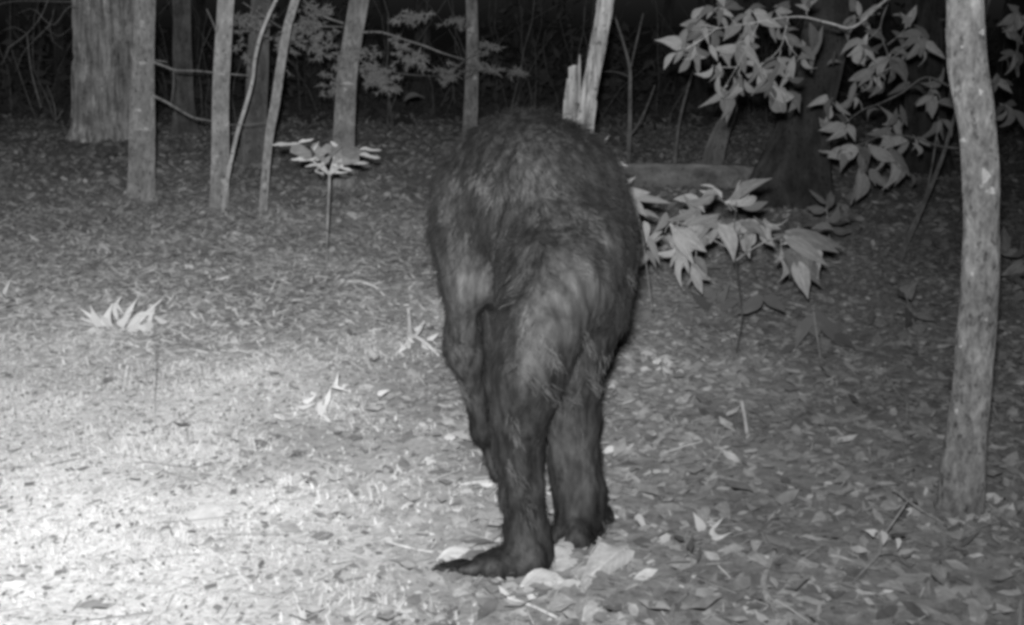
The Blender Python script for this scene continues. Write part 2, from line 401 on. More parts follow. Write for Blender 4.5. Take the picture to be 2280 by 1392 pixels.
for o in list(C.objects):
    if o.parent is None and o.get('category') in ('tree', 'sapling', 'stem') and o.location.y < 13.5 and 'trunk' in [c.name.split('.')[0] for c in o.children]:
        for k in range(150):
            a = random.uniform(0, 6.28); rr = abs(random.gauss(0, .06)) + (.07 if o.location.y < 9 else .2)
            fx.append(o.location.x + math.cos(a) * rr); fy.append(o.location.y + math.sin(a) * rr); fs.append(random.uniform(.03, .055))
fx, fy, fs = np.array(fx), np.array(fy), np.array(fs)
scatter('leaf_litter', fx, fy, fs * 1.2, fs * .8, .7, LEAF, M['litter'], .02)
# far, nearly lost trunks
far_names = ['leftmost faint distant trunk at the left edge behind the bare brush', 'faint thin distant trunk in the middle of the bare brush', 'faint distant trunk just left of the massive furrowed tree',
 'faint distant trunk between the leaning sapling and the tall boughed tree', 'faint distant trunk just right of the tall boughed tree', 'faint distant trunk left of the narrow lichened tree',
 'faint distant trunk right of the narrow lichened tree', 'faint distant trunk just left of the broken snag', 'faint distant trunk behind the bent whip-thin sapling', 'faint distant trunk left of the dark trunk behind the log',
 'faint distant trunk left of the dim trunk beside the near scaly tree', 'faint distant trunk at the right edge beyond the near scaly tree', 'faint distant trunk between the first and second slender grey trees']
fi = iter(far_names)
for px, py, w, Y in ((30, 240, 30, 19), (90, 230, 18, 22), (135, 250, 22, 17), (690, 230, 26, 18), (860, 220, 20, 20), (935, 210, 36, 17), (1180, 200, 26, 20),
                     (1240, 200, 20, 22), (1480, 210, 24, 19), (1560, 210, 30, 17), (1960, 230, 36, 18), (2250, 230, 50, 16), (450, 235, 24, 21)):
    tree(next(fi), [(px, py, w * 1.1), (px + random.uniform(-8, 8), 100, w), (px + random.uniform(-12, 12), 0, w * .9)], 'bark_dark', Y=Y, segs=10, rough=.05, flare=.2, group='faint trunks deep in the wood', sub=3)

# dark undergrowth that reads as one mass between the far trunks
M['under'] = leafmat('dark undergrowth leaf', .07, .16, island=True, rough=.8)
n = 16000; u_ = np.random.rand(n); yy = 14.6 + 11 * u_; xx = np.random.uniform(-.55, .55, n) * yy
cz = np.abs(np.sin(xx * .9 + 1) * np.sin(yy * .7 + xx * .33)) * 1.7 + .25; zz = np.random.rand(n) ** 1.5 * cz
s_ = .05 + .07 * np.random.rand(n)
Vq = np.zeros((n, 4, 3)); r1 = np.random.randn(n, 3); r2 = np.random.randn(n, 3)
r1 /= np.linalg.norm(r1, axis=1)[:, None]; r2 = np.cross(r1, r2); r2 /= np.linalg.norm(r2, axis=1)[:, None]
c0 = np.stack([xx, yy, zz + gh(xx, yy)], 1)
Vq[:, 0] = c0 - r1 * s_[:, None]; Vq[:, 1] = c0 + r2 * s_[:, None] * .4; Vq[:, 2] = c0 + r1 * s_[:, None]; Vq[:, 3] = c0 - r2 * s_[:, None] * .4
Qq = np.arange(n * 4).reshape(n, 4)
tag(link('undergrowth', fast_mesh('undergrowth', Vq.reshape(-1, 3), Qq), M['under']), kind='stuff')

from mathutils.bvhtree import BVHTree
M['lichen'] = bark('pale lichen', .5, .8, 60, (1, 1, 1), .5)
def flecks(root, spots):
    tr = [c for c in root.children if c.name.startswith('trunk')][0]; off_ = parent_world(root)
    bv = BVHTree.FromPolygons([tuple(v.co) for v in tr.data.vertices], [tuple(p.vertices) for p in tr.data.polygons])
    for px, py, w, h in spots:
        hit = bv.ray_cast(CP, ray(px, py).normalized())
        if hit[0] is None: continue
        s_ = MPP(px, py, hit[0].y); V = [hit[0] + hit[1] * .004]; K = 9; sd = random.uniform(0, 9)
        for ring in (.55, 1):
            for k in range(K):
                a = 6.283 * k / K; rr = ring * (1 + .35 * math.sin(3 * a + sd)); q = ray(px + .5 * w * rr * math.cos(a), py + .5 * h * rr * math.sin(a)).normalized()
                h2 = bv.ray_cast(CP, q); V.append((h2[0] + h2[1] * (.0035 if ring < 1 else .0005)) if h2[0] else hit[0])
        Fc = [(0, 1 + k, 1 + (k + 1) % K) for k in range(K)] + [(1 + k, 1 + K + k, 1 + K + (k + 1) % K, 1 + (k + 1) % K) for k in range(K)]
        link('lichen', mesh('lichen', V, Fc), M['lichen'], root)
flecks(tR, [(2194, 392, 20, 34), (2206, 425, 22, 16), (2185, 415, 10, 8), (2145, 312, 14, 10), (2184, 205, 10, 14), (2186, 72, 12, 14), (2142, 105, 6, 8), (2196, 712, 8, 9), (2140, 772, 8, 8), (2165, 610, 7, 10), (2130, 915, 8, 12)])
flecks(t2, [(309, 245, 13, 7), (322, 288, 28, 8), (318, 140, 22, 8), (316, 52, 9, 16)])
flecks(t3, [(495, 165, 14, 6), (482, 348, 16, 4), (497, 82, 8, 8)])
flecks(t6, [(772, 186, 30, 8), (768, 200, 8, 10)]); flecks(t9, [(1050, 66, 16, 16), (1046, 80, 8, 12), (1058, 174, 10, 10)])
# tangled bare twigs deep in the dark
Vt, Ft = [], []
for k in range(150):
    Yk = random.uniform(13.6, 19); x0 = random.uniform(-.5, .5) * Yk; p = Vector((x0, Yk, 0)); d = Vector((random.uniform(-.25, .25), 0, 1)); w = random.uniform(.006, .014)
    for j in range(random.randint(5, 9)):
        i = len(Vt); Vt += [p + Vector((-w, 0, 0)), p + Vector((0, -w, 0)), p + Vector((w, 0, 0))]
        if j: Ft += [(i - 3, i - 2, i + 1, i), (i - 2, i - 1, i + 2, i + 1)]
        d = (d + Vector((random.uniform(-.35, .35), random.uniform(-.2, .2), random.uniform(-.2, .1)))).normalized(); p = p + d * random.uniform(.2, .42); w *= .86
tag(link('bare_twigs', mesh('bare_twigs', Vt, Ft), M['twig_dim']), kind='stuff')

# ---------------------------------------------------------------- broken snag
sY = 5.6
sb = P(1272, 480, sY); sb.z = gh(sb.x, sY)
snag = empty('broken_snag', sb, 'pale barkless broken snag with splintered left side behind the bear', 'dead tree')
def sp(*a): return [P(x, y, sY) for x, y in a]
mp = MPP(1300, 200, sY)
link('trunk', tube_mesh('trunk', [sb - Vector((0, 0, .1))] + sp((1290, 330), (1305, 240), (1322, 150), (1335, 70), (1347, 0), (1352, -80), (1358, -200)),
     [v * mp * .5 for v in (70, 40, 38, 36, 38, 42, 40, 34)], 28, .25, 14, .2, 0, 16), M['snag'], snag)
def splinter(pts, w, dY=0):
    n = len(pts); V = []; Fc = []
    for i, ((x, y), ww) in enumerate(zip(pts, w)):
        for dx, dy in ((-1, -.3), (1, -.35), (1, .3), (-1, .35)):
            q = P(x + dx * ww * .5 + random.uniform(-1.2, 1.2), y, sY + dY); V.append(q + Vector((0, dy * ww * mp, 0)))
    for i in range(n - 1):
        for j in range(4): Fc.append((i * 4 + j, i * 4 + (j + 1) % 4, i * 4 + 4 + (j + 1) % 4, i * 4 + 4 + j))
    Fc.append((3, 2, 1, 0)); Fc.append(tuple((n - 1) * 4 + j for j in range(4)))
    link('splinter', mesh('splinter', V, Fc), M['snag'], snag, smooth=False)
splinter([(1268, 380), (1270, 300), (1275, 230), (1277, 180), (1276, 150), (1284, 145)], [34, 26, 24, 22, 20, 12])
splinter([(1290, 230), (1289, 190), (1290, 150), (1291, 122)], [8, 7, 5, 1.5], -.02)
splinter([(1258, 330), (1256, 270), (1260, 220), (1265, 175)], [10, 9, 7, 4], -.01)
splinter([(1266, 300), (1268, 240), (1270, 180)], [5, 5, 2], -.03)
splinter([(1312, 330), (1318, 270), (1325, 232), (1327, 222)], [14, 12, 6, 1.5], -.02)
splinter([(1300, 300), (1308, 230), (1318, 170), (1322, 120)], [8, 8, 6, 2], -.07)
splinter([(1322, 100), (1328, 50), (1334, 10), (1336, -10)], [7, 8, 5, 2], -.07)

# ---------------------------------------------------------------- fallen log
ly = 9.2
lg = tube_mesh('fallen_log', [P(1340, 410, ly), P(1420, 406, ly), P(1500, 404, ly), P(1600, 406, ly), P(1700, 408, ly + .3), P(1800, 412, ly + .6)],
               [v * MPP(1500, 400, ly) for v in (40, 42, 42, 42, 36, 28)], 28, .12, 4, .12, 0, 8)
o = link('fallen_log', lg, bark('log bark', .22, .5, 16, (.25, 1, 1), .8))
tag(o, 'old grey fallen log lying level behind the low leafy shrub', 'log')

# ---------------------------------------------------------------- leafy boughs
def angleleaf(parent, cx, cy, ang, Lp, Y, mat, wr=.36, jit=.6, foreshorten=.25, normal=None):
    a = math.radians(ang); s = MPP(cx, cy, Y)
    base = P(cx, cy, Y)
    d = Vector((math.cos(a), 0, math.sin(a))); dy = random.uniform(-foreshorten, foreshorten)
    tip = base + Vector((d.x * Lp * s, dy * Lp * s, d.z * Lp * s))
    return leaf(parent, base, tip, Lp * s * wr, mat, normal, jit)
def rosette(parent, cx, cy, n, Lp, Y, mat, a0=200, a1=340, wr=.36, jit=.7, stalk=None, dY=.12, fs=.5):
    Yc = Y + random.uniform(-dY, dY)
    for k in range(n):
        ang = a0 + (a1 - a0) * (k + random.uniform(.1, .9)) / n
        angleleaf(parent, cx + random.uniform(-11, 11), cy + random.uniform(-11, 11), ang + random.uniform(-14, 14), Lp * random.uniform(.5, 1.2), Yc + random.uniform(-.05, .05), mat, wr * random.uniform(.75, 1.3), jit * 1.35, fs * 1.5)
    if stalk: branch(parent, [(stalk[0], stalk[1], 3.5, 0), ((stalk[0] + cx) / 2 + random.uniform(-6, 6), (stalk[1] + cy) / 2, 3, (Yc - Y) * .5), (cx, cy, 2.2, Yc - Y)], Y, 'twig_dim' if mat == 'leaf_dim' else 'twig', 'twig', 5)
# A: upper bough
yA = 4.7
A = empty('leafy_bough', P(1860, -40, yA), 'upper leafy bough of broad leaves hanging in from the top, right of the snag', 'bough', 'leafy boughs at the upper right')
branch(A, [(2040, -60, 9), (1960, 10, 8), (1900, 60, 7), (1850, 52, 6), (1790, 38, 5), (1740, 40, 4), (1680, 50, 4), (1620, 60, 3), (1560, 70, 2)], yA)
branch(A, [(1755, 38, 4), (1748, 70, 3.5), (1735, 110, 3), (1690, 150, 2.5)], yA, name='twig')
branch(A, [(1690, 48, 3), (1665, 100, 3), (1640, 150, 2.5), (1610, 200, 2)], yA, name='twig')
branch(A, [(1600, 60, 3), (1560, 90, 2.5), (1515, 118, 2)], yA, name='twig')
for (x, y, n, L, a0, a1, st) in ((1515, 118, 5, 60, 150, 350, (1560, 90)), (1560, 55, 6, 62, 130, 330, (1600, 62)), (1605, 20, 7, 70, 150, 380, (1640, 55)),
     (1668, 20, 7, 70, 160, 390, (1690, 48)), (1725, 22, 6, 66, 190, 400, (1740, 40)), (1640, 100, 6, 66, 170, 370, (1660, 90)), (1600, 150, 5, 58, 190, 330, (1640, 150)),
     (1690, 150, 7, 66, 170, 370, (1700, 140)), (1735, 130, 6, 60, 180, 380, (1738, 110)), (1612, 205, 5, 66, 215, 310, (1620, 190)), (1720, 185, 7, 78, 200, 340, (1700, 150)),
     (1775, 125, 4, 50, 220, 380, (1748, 80)), (1660, 60, 5, 56, 200, 340, (1680, 50)), (1545, 100, 4, 46, 180, 300, (1560, 88)), (1650, 175, 5, 50, 200, 330, (1650, 150)), (1800, 20, 5, 60, 10, 170, (1800, 40))):
    rosette(A, x, y, n, L * .92, yA, 'leaf', a0, a1, .34, .75, st)
for k in range(32):
    x = random.uniform(1500, 1820); y = random.triangular(-10, 235, 60) * (.55 + .45 * (x - 1500) / 320) + 10
    angleleaf(A, x, y, random.gauss(-80, 60), random.uniform(34, 70), yA + random.uniform(0, .45), random.choice(('leaf', 'leaf', 'leaf_dim')), random.uniform(.22, .38), 1.1, .6)
# B: middle right bough, dimmer
yB = 6.0
B = empty('leafy_bough', P(2120, 190, yB), 'dim leafy bough reaching left from behind the near scaly tree', 'bough', 'leafy boughs at the upper right')
branch(B, [(2150, 215, 7), (2110, 190, 6), (2060, 172, 5), (2010, 205, 5), (1960, 230, 4), (1920, 245, 3), (1880, 275, 2)], yB, 'twig_dim')
branch(B, [(2140, 330, 7), (2090, 325, 6), (2030, 305, 5), (1970, 300, 4), (1920, 320, 3), (1880, 330, 2)], yB, 'twig_dim')
branch(B, [(1990, -20, 5), (1960, 60, 4), (1980, 130, 4), (1985, 170, 3)], yB, 'twig_dim')
for (x, y, n, L, a0, a1, st) in ((1905, 40, 5, 60, 30, 250, (1960, 30)), (1925, 95, 6, 68, 180, 350, (1960, 60)), (1985, 120, 7, 70, 190, 370, (1975, 120)), (2050, 85, 6, 60, 170, 330, (1985, 130)),
     (1950, 170, 6, 58, 180, 330, (1985, 150)), (1850, 225, 5, 56, 160, 330, (1890, 270)), (1905, 215, 4, 50, 170, 280, (1920, 245)), (1880, 280, 5, 52, 150, 300, (1890, 275)),
     (1975, 290, 6, 56, 40, 330, (1980, 300)), (1925, 330, 6, 66, 170, 330, (1930, 318)), (1985, 335, 5, 76, 210, 320, (1985, 302)), (1880, 335, 5, 46, 150, 300, (1890, 328)),
     (2030, 310, 5, 60, 200, 340, (2035, 306)), (2080, 220, 5, 50, 200, 330, (2070, 175)), (1925, 380, 5, 74, 230, 310, (1930, 340)), (2020, 60, 4, 60, 20, 180, (1975, 100)), (2090, 270, 4, 60, 190, 330, (2090, 322))):
    rosette(B, x, y, n, L * .95, yB, 'leaf_b', a0, a1, .36, .75, st)
for k in range(46):
    x = random.uniform(1810, 2125); y = random.uniform(20, 400)
    if y > 250 and x > 2040: continue
    angleleaf(B, x, y, random.gauss(-80, 65), random.uniform(30, 70), yB + random.uniform(0, .7), random.choice(('leaf_b', 'leaf', 'leaf_dim')), random.uniform(.22, .38), 1.1, .6)
# C: low shrub right of the bear
yC = 4.6
cb = G(1640, 780)
yC = cb.y - .15
Csh = empty('leafy_shrub', cb, 'low broad-leaved shrub with drooping pale leaves beside the bear', 'shrub', 'low shrubs')
branch(Csh, [(1640, 785, 6), (1652, 700, 5), (1640, 600, 5), (1635, 520, 4), (1640, 450, 3)], yC, 'bark_dark')
branch(Csh, [(1638, 560, 5), (1560, 520, 4), (1500, 490, 3)], yC)
branch(Csh, [(1638, 580, 5), (1700, 540, 4), (1770, 520, 3), (1810, 520, 3)], yC)
for (x, y, n, L, a0, a1, w, st) in ((1628, 445, 5, 92, 5, 75, .3, (1640, 470)), (1560, 475, 6, 96, 130, 260, .34, (1580, 510)), (1600, 500, 6, 92, 190, 345, .36, (1610, 540)),
     (1505, 510, 4, 92, 290, 345, .42, (1510, 492)), (1650, 500, 6, 86, 200, 350, .38, (1640, 520)), (1700, 490, 6, 84, 170, 380, .34, (1700, 540)), (1520, 560, 5, 80, 180, 300, .3, (1530, 510)),
     (1480, 520, 4, 50, 200, 320, .3, (1500, 492)), (1765, 520, 6, 98, 300, 375, .34, (1760, 522)), (1775, 560, 3, 100, 275, 320, .42, (1770, 525)), (1740, 560, 4, 60, 210, 300, .34, (1740, 530)),
     (1600, 440, 4, 70, 130, 200, .3, (1630, 470)), (1550, 580, 4, 76, 250, 330, .34, (1560, 520))):
    rosette(Csh, x, y, n, L * .9, yC, 'leaf_c', a0, a1, w, .8, st)
for k in range(18):
    x = random.uniform(1480, 1830); y = 500 + random.gauss(0, 34) + abs(x - 1640) * .12
    angleleaf(Csh, x, y, random.gauss(-70, 55), random.uniform(36, 78), yC + random.uniform(-.1, .25), random.choice(('leaf', 'leaf_c', 'leaf_dim')), random.uniform(.24, .4), 1.1, .6)
for bx, by, tx, ty, w in ((1635, 440, 1708, 395, 26), (1500, 510, 1572, 560, 36), (1748, 510, 1870, 560, 34), (1745, 525, 1845, 592, 30), (1770, 575, 1800, 662, 34), (1515, 500, 1600, 478, 18)):
    leaf(Csh, P(bx, by, yC - .12), P(tx, ty, yC - .18), w * MPP(bx, by, yC), 'leaf_c' if 'leaf_c' in M else 'leaf_bright', None, .25)
# D: leaves beside the bear's back
yD = 4.3
D = empty('leaf_sprig', P(1400, 640, yD), 'pale broad-leaved sprig poking out behind the back of the bear', 'sprig')
branch(D, [(1452, 690, 4), (1440, 600, 4), (1425, 500, 3), (1390, 430, 3), (1350, 370, 3)], yD, 'bark_dim')
for bx, by, tx, ty, w in ((1300, 330, 1350, 335, 20), (1330, 350, 1392, 366, 26), (1325, 345, 1352, 308, 9), (1375, 425, 1440, 480, 34), (1380, 420, 1425, 492, 30), (1400, 435, 1495, 452, 18), (1395, 425, 1445, 430, 22),
     (1425, 470, 1470, 485, 14), (1435, 490, 1440, 540, 16), (1440, 520, 1470, 590, 16), (1445, 560, 1415, 600, 12), (1440, 560, 1462, 600, 14), (1385, 420, 1410, 395, 12)):
    leaf(D, P(bx, by, yD), P(tx, ty, yD - .05), w * MPP(bx, by, yD), 'leaf_c', None, .3)
# dark leaf tip over the back
# E: leaves right of near tree
for lab, Y, specs in (('dim leaves hanging beyond the near scaly tree at the top right corner', 6.2, ((2235, 60, 5, 60, 300, 400), (2250, 120, 5, 56, 160, 330), (2225, 170, 5, 56, 200, 350), (2245, 240, 6, 56, 180, 360), (2270, 30, 5, 60, 150, 300))),
                      ('small leafy plant half hidden to the right of the near scaly tree', 5.2, ((2240, 570, 5, 56, 10, 160), (2245, 610, 5, 60, 330, 390), (2255, 650, 5, 60, 300, 400), (2270, 740, 6, 56, 120, 260)))):
    r_ = empty('leafy_sprig', P(2270, specs[-1][1] + 60, Y), lab, 'sprig')
    branch(r_, [(2300, specs[0][1] - 40, 5), (2262, specs[1][1], 5), (2268, specs[2][1], 4), (2262, specs[-1][1], 3)] if Y > 6 else [(2262, 880, 6), (2258, 760, 5), (2256, 660, 4), (2246, 580, 3)], Y, 'twig_dim')
    for s_ in specs: rosette(r_, s_[0], s_[1], s_[2], s_[3], Y, 'leaf_b', s_[4], s_[5], .38)
# thin leaning double sapling
r_, Yt = tree('thin leaning twin-stemmed sapling left of the near scaly tree', [(1985, 625, 12), (2010, 560, 10), (2045, 480, 10), (2075, 410, 9), (2100, 345, 8), (2122, 270, 7)], 'twig_mid' if 'twig_mid' in M else 'twig_dim', Y=6.2, segs=10, flare=.2, name='sapling', cat='sapling', top=2.4, sub=5)
branch(r_, [(2058, 455, 7), (2070, 395, 6), (2080, 340, 5), (2090, 260, 4)], Yt, 'twig_dim')
branch(r_, [(2085, 398, 4), (2110, 396, 3), (2150, 400, 2)], Yt, 'twig_dim')
# dim forked sapling behind the bear
r_, Yt = tree('dim forked sapling standing just right of the broken snag', [(1398, 372, 9), (1402, 290, 9), (1403, 200, 8), (1402, 150, 7), (1388, 95, 5), (1370, 40, 4)], 'bark_dim', Y=9.5, segs=10, name='sapling', cat='sapling', top=3, sub=5)
branch(r_, [(1403, 155, 6), (1418, 90, 5), (1432, 30, 4)], Yt, 'twig_dim')
branch(r_, [(1400, 305, 6), (1425, 270, 6), (1445, 225, 5), (1458, 190, 4)], Yt, 'twig_dim')
branch(r_, [(1400, 170, 4), (1370, 160, 3), (1340, 160, 2)], Yt, 'twig_dim')
r_, Yt = tree('dim whip-thin sapling bent right beneath the upper leafy bough', [(1500, 350, 7), (1510, 290, 6), (1525, 220, 6), (1545, 150, 5)], 'bark_dim', Y=9.8, segs=8, name='sapling', cat='sapling', top=2.6, sub=5)

# ---------------------------------------------------------------- evergreen boughs at top centre
def needles(parent, cx, cy, wpx, hpx, n, Y, droop=.3, name='foliage', mat='needle'):
    s = MPP(cx, cy, Y); V = []; Fc = []
    for k in range(max(6, n // 7)):
        p = P(cx + random.gauss(0, wpx * .36), cy + random.gauss(0, hpx * .33), Y + random.uniform(-.15, .15))
        d = Vector((random.uniform(-1, 1), random.uniform(-.6, .6), random.uniform(-.5, .3))).normalized()
        L = random.uniform(14, 30) * s
        for j in range(14):
            q = p + d * L * (j / 14)
            e = (d * .5 + Vector((random.uniform(-1, 1), random.uniform(-1, 1), random.uniform(-1, .7)))).normalized() * random.uniform(9, 17) * s
            w = e.cross(Vector((random.uniform(-1, 1), 1, random.uniform(-1, 1)))).normalized() * s * 1.5
            i = len(V); V += [q - w, q + w, q + e]; Fc.append((i, i + 1, i + 2))
    link(name, mesh(name, V, Fc), M[mat], parent)
yN = Y6 - .1
branch(t6, [(808, 72, 6), (850, 72, 5), (900, 88, 5), (945, 102, 5), (985, 118, 4), (1035, 133, 2)], yN, 'twig')
branch(t6, [(765, 52, 6), (720, 36, 5), (690, 15, 4), (670, -10, 3)], yN, 'twig')
branch(t6, [(764, 60, 4), (700, 60, 3), (650, 72, 3), (600, 45, 3), (540, 5, 2)], yN, 'twig')
branch(t6, [(790, 130, 4), (840, 150, 4), (900, 165, 3), (980, 170, 2)], yN, 'twig_dim')
for a in ((560, 45, 70, 40, 170), (690, 60, 90, 60, 260), (720, 100, 70, 40, 150), (640, 95, 50, 50, 110), (850, 175, 60, 36, 260), (820, 130, 50, 50, 150), (890, 95, 40, 16, 60), (920, 130, 36, 24, 150), (900, 40, 30, 26, 90), (945, 30, 24, 12, 60), (700, 20, 60, 24, 110), (540, 110, 40, 40, 60), (740, 170, 30, 60, 90)):
    needles(t6, *a, yN)
for a in ((1000, 165, 34, 34, 150), (1010, 50, 30, 16, 80), (1085, 105, 16, 22, 60), (1100, 158, 16, 14, 50), (1150, 158, 22, 16, 60), (1060, 140, 24, 30, 80)):
    needles(t9, *a, Y9 - 1.2)
branch(t9, [(1066, 110, 5), (1030, 140, 4, -.4), (985, 165, 4, -.9)], Y9 - .2, 'twig_dim')
branch(t9, [(1040, 155, 5), (1090, 160, 4), (1160, 155, 3)], Y9 - .4, 'twig_dim')
lf = leaf(t9, P(897, 222, Y9 - 1.5), P(946, 212, Y9 - 1.5), 16 * MPP(900, 220, 10), 'leaf', Vector((0, -.4, 1)), .05, 'leaf')
# twiggy brush, top left corner
r_ = empty('bare_brush', P(90, 210, 10.5), 'bare twiggy brush left of the massive furrowed tree', 'bush')
for s_ in ([(20, 105, 4), (60, 75, 4), (92, 35, 3), (110, -10, 3)], [(90, 36, 3), (120, 55, 3), (150, 18, 3), (172, 14, 2)], [(75, 90, 3), (110, 55, 3), (120, 20, 2)], [(-10, 12, 3), (40, 2, 3), (160, 4, 3)], [(92, 240, 6), (70, 160, 5), (60, 75, 4)], [(125, 268, 4), (120, 230, 3), (105, 190, 3)], [(125, 268, 4), (140, 245, 2)], [(60, 75, 3), (30, 60, 2), (5, 70, 1)], [(92, 35, 3), (70, 20, 2), (40, 30, 1)], [(100, 60, 2), (130, 80, 2), (160, 60, 1)], [(20, 105, 3), (5, 140, 2), (-20, 150, 1)], [(110, 55, 2), (118, 90, 2), (140, 110, 1)], [(75, 90, 2), (50, 120, 2), (35, 160, 1)]):
    branch(r_, s_, 10.5, 'twig_dim')

# ---------------------------------------------------------------- whorled seedling on a bare stem
sbp = G(727, 604); yF = sbp.y
Fs = empty('seedling', sbp, 'seedling with a flat whorl of pale leaves on a tall bare stem', 'seedling')
branch(Fs, [(727, 612, 6), (728, 540, 6), (731, 460, 7), (733, 410, 7), (733, 385, 8)], yF, 'twig', 'stem', 10)
for x, y in ((690, 352), (712, 345), (745, 342), (780, 348), (765, 372), (700, 368)):
    branch(Fs, [(733, 388, 6), ((733 + x) / 2, 372, 5), (x, y, 3)], yF, 'vine', 'twig', 6)
hn = Vector((0, -.30, 1))
for bx, by, tx, ty, w in ((665, 325, 606, 327, 11), (665, 322, 700, 312, 8), (690, 340, 645, 342, 26), (700, 338, 712, 316, 12), (735, 345, 770, 322, 16), (720, 350, 690, 330, 26), (760, 345, 805, 338, 22),
                          (765, 350, 800, 362, 22), (740, 352, 780, 362, 24), (715, 360, 648, 360, 9), (720, 368, 680, 374, 10), (740, 372, 785, 384, 10), (750, 366, 822, 368, 9), (705, 350, 740, 340, 26), (735, 362, 710, 372, 24),
                          (800, 336, 850, 338, 8), (800, 350, 848, 356, 7), (755, 335, 735, 320, 14), (700, 384, 722, 392, 8), (740, 388, 775, 386, 8)):
    leaf(Fs, P(bx, by, yF + random.uniform(-.06, .06)), P(tx, ty, yF + random.uniform(-.1, .1)), w * (2.5 if w > 15 else 1.3) * MPP(bx, by, yF), 'leaf_c' if w > 15 else 'leaf_bright', Vector((0, -.8, 1)) if w > 15 else hn, .12, k=3)

# ---------------------------------------------------------------- low plants on the ground
def low_plant(name, label, px, py, leaves, mat, stems=(), cat='plant', jit=.35, Yoff=0, group=None, tw='twig'):
    b = G(px, py); r = empty(name, b, label, cat, group); Y = b.y + Yoff
    for s_ in stems: branch(r, s_, Y, tw, 'stem', 6)
    for bx, by, tx, ty, w in leaves:
        k_ = random.uniform(.8, 1.15)
        leaf(r, P(bx, by, Y + random.uniform(-.05, .05)), P(tx + random.uniform(-4, 4), ty + random.uniform(-3, 3), Y + random.uniform(-.08, .03)), k_ * w * MPP(bx, by, Y), mat, None, jit * 1.3)
    return r
low_plant('low_plant', 'bright low plant of pointed leaves at the far edge of the pale grass', 270, 745,
    [(235, 728, 200, 680, 20), (215, 715, 180, 688, 9), (215, 720, 180, 712, 9), (250, 730, 248, 678, 18), (262, 720, 262, 655, 12), (278, 725, 305, 668, 18), (285, 730, 320, 690, 14), (300, 728, 365, 662, 11),
     (330, 725, 345, 678, 11), (345, 708, 382, 722, 12), (225, 735, 193, 738, 12), (228, 745, 205, 758, 18), (320, 735, 342, 745, 16), (265, 745, 290, 735, 22), (295, 745, 320, 730, 24), (240, 742, 262, 738, 20),
     (335, 715, 330, 735, 18), (275, 700, 262, 670, 8), (250, 735, 225, 700, 18), (270, 738, 285, 700, 20), (290, 740, 310, 712, 18), (310, 740, 335, 722, 18), (240, 750, 215, 738, 16), (255, 752, 280, 745, 20), (285, 752, 312, 748, 18), (215, 745, 190, 745, 12), (230, 735, 215, 705, 13), (300, 700, 345, 700, 9)], 'leaf_bright',
    [[(268, 750, 5), (280, 710, 4), (300, 690, 3)], [(262, 750, 5), (240, 725, 4)], [(290, 750, 4), (330, 712, 4), (360, 670, 2)], [(268, 750, 4), (262, 700, 3), (258, 668, 2)]])
low_plant('dead_twig_plant', 'bright broken twig cluster standing just left of the bear', 925, 792,
    [(920, 745, 945, 725, 10), (905, 770, 888, 785, 9), (935, 760, 955, 780, 12), (945, 785, 975, 800, 12), (925, 760, 905, 752, 8), (950, 760, 975, 745, 10)], 'leaf_bright',
    [[(910, 775, 10), (912, 730, 9), (909, 685, 6)], [(905, 760, 6), (930, 742, 7), (945, 715, 4)], [(915, 745, 7), (945, 762, 8), (985, 800, 5)], [(880, 790, 4), (915, 755, 6)]], tw='vine')
low_plant('low_plant', 'small clump of pale floppy leaves in the grass left of the bear', 715, 925,
    [(720, 905, 738, 860, 14), (715, 925, 718, 885, 20), (735, 855, 765, 870, 12), (700, 885, 672, 900, 12), (740, 868, 752, 832, 10), (720, 930, 742, 945, 12), (700, 900, 655, 905, 8), (845, 880, 868, 870, 13)], 'leaf_bright',
    [[(715, 930, 5), (722, 890, 4), (735, 850, 3)]])
low_plant('grass_stalk', 'single thin upright stalk in the pale grass below the bright low plant', 345, 940, [], 'leaf', [[(345, 945, 4), (344, 880, 3), (346, 820, 3), (345, 772, 2)]], 'stalk')
low_plant('leaf_shoot', 'small bright upright shoot at the left edge of the picture', 12, 668, [(8, 668, 22, 628, 8), (10, 668, 2, 650, 6)], 'leaf_bright', [[(10, 672, 4), (14, 650, 3), (22, 628, 2)]], 'shoot')
low_plant('seedling', 'little seedling with four bright oval leaves right of the feet of the bear', 1568, 1195,
    [(1568, 1190, 1545, 1145, 22), (1575, 1165, 1582, 1150, 9), (1578, 1172, 1606, 1160, 10), (1578, 1180, 1616, 1195, 14)], 'leaf_bright', [[(1568, 1200, 4), (1570, 1180, 3), (1578, 1168, 3)]], 'seedling', group='seedlings by the feet of the bear')
low_plant('low_plant', 'limp small-leaved plant below the four-leaved seedling', 1545, 1285,
    [(1525, 1205, 1498, 1190, 11), (1530, 1230, 1545, 1196, 14), (1535, 1240, 1505, 1250, 18), (1560, 1270, 1520, 1270, 20), (1550, 1250, 1562, 1215, 12), (1585, 1295, 1600, 1265, 14), (1590, 1300, 1650, 1270, 20), (1540, 1280, 1512, 1288, 14), (1550, 1285, 1570, 1300, 16)], 'leaf',
    [[(1545, 1290, 4), (1538, 1240, 3), (1535, 1200, 3)]])
low_plant('low_plant', 'dull plant with folded leaves between the low shrub and the near tree', 2060, 770,
    [(2010, 660, 2035, 632, 30), (2000, 640, 2032, 662, 30), (2025, 735, 2020, 690, 30), (2035, 700, 2085, 712, 20), (2040, 720, 2048, 745, 26), (2000, 745, 2030, 752, 22), (1940, 690, 1938, 722, 22)], 'leaf', [[(2050, 772, 5), (2035, 720, 4), (2015, 650, 3)]], Yoff=.05)
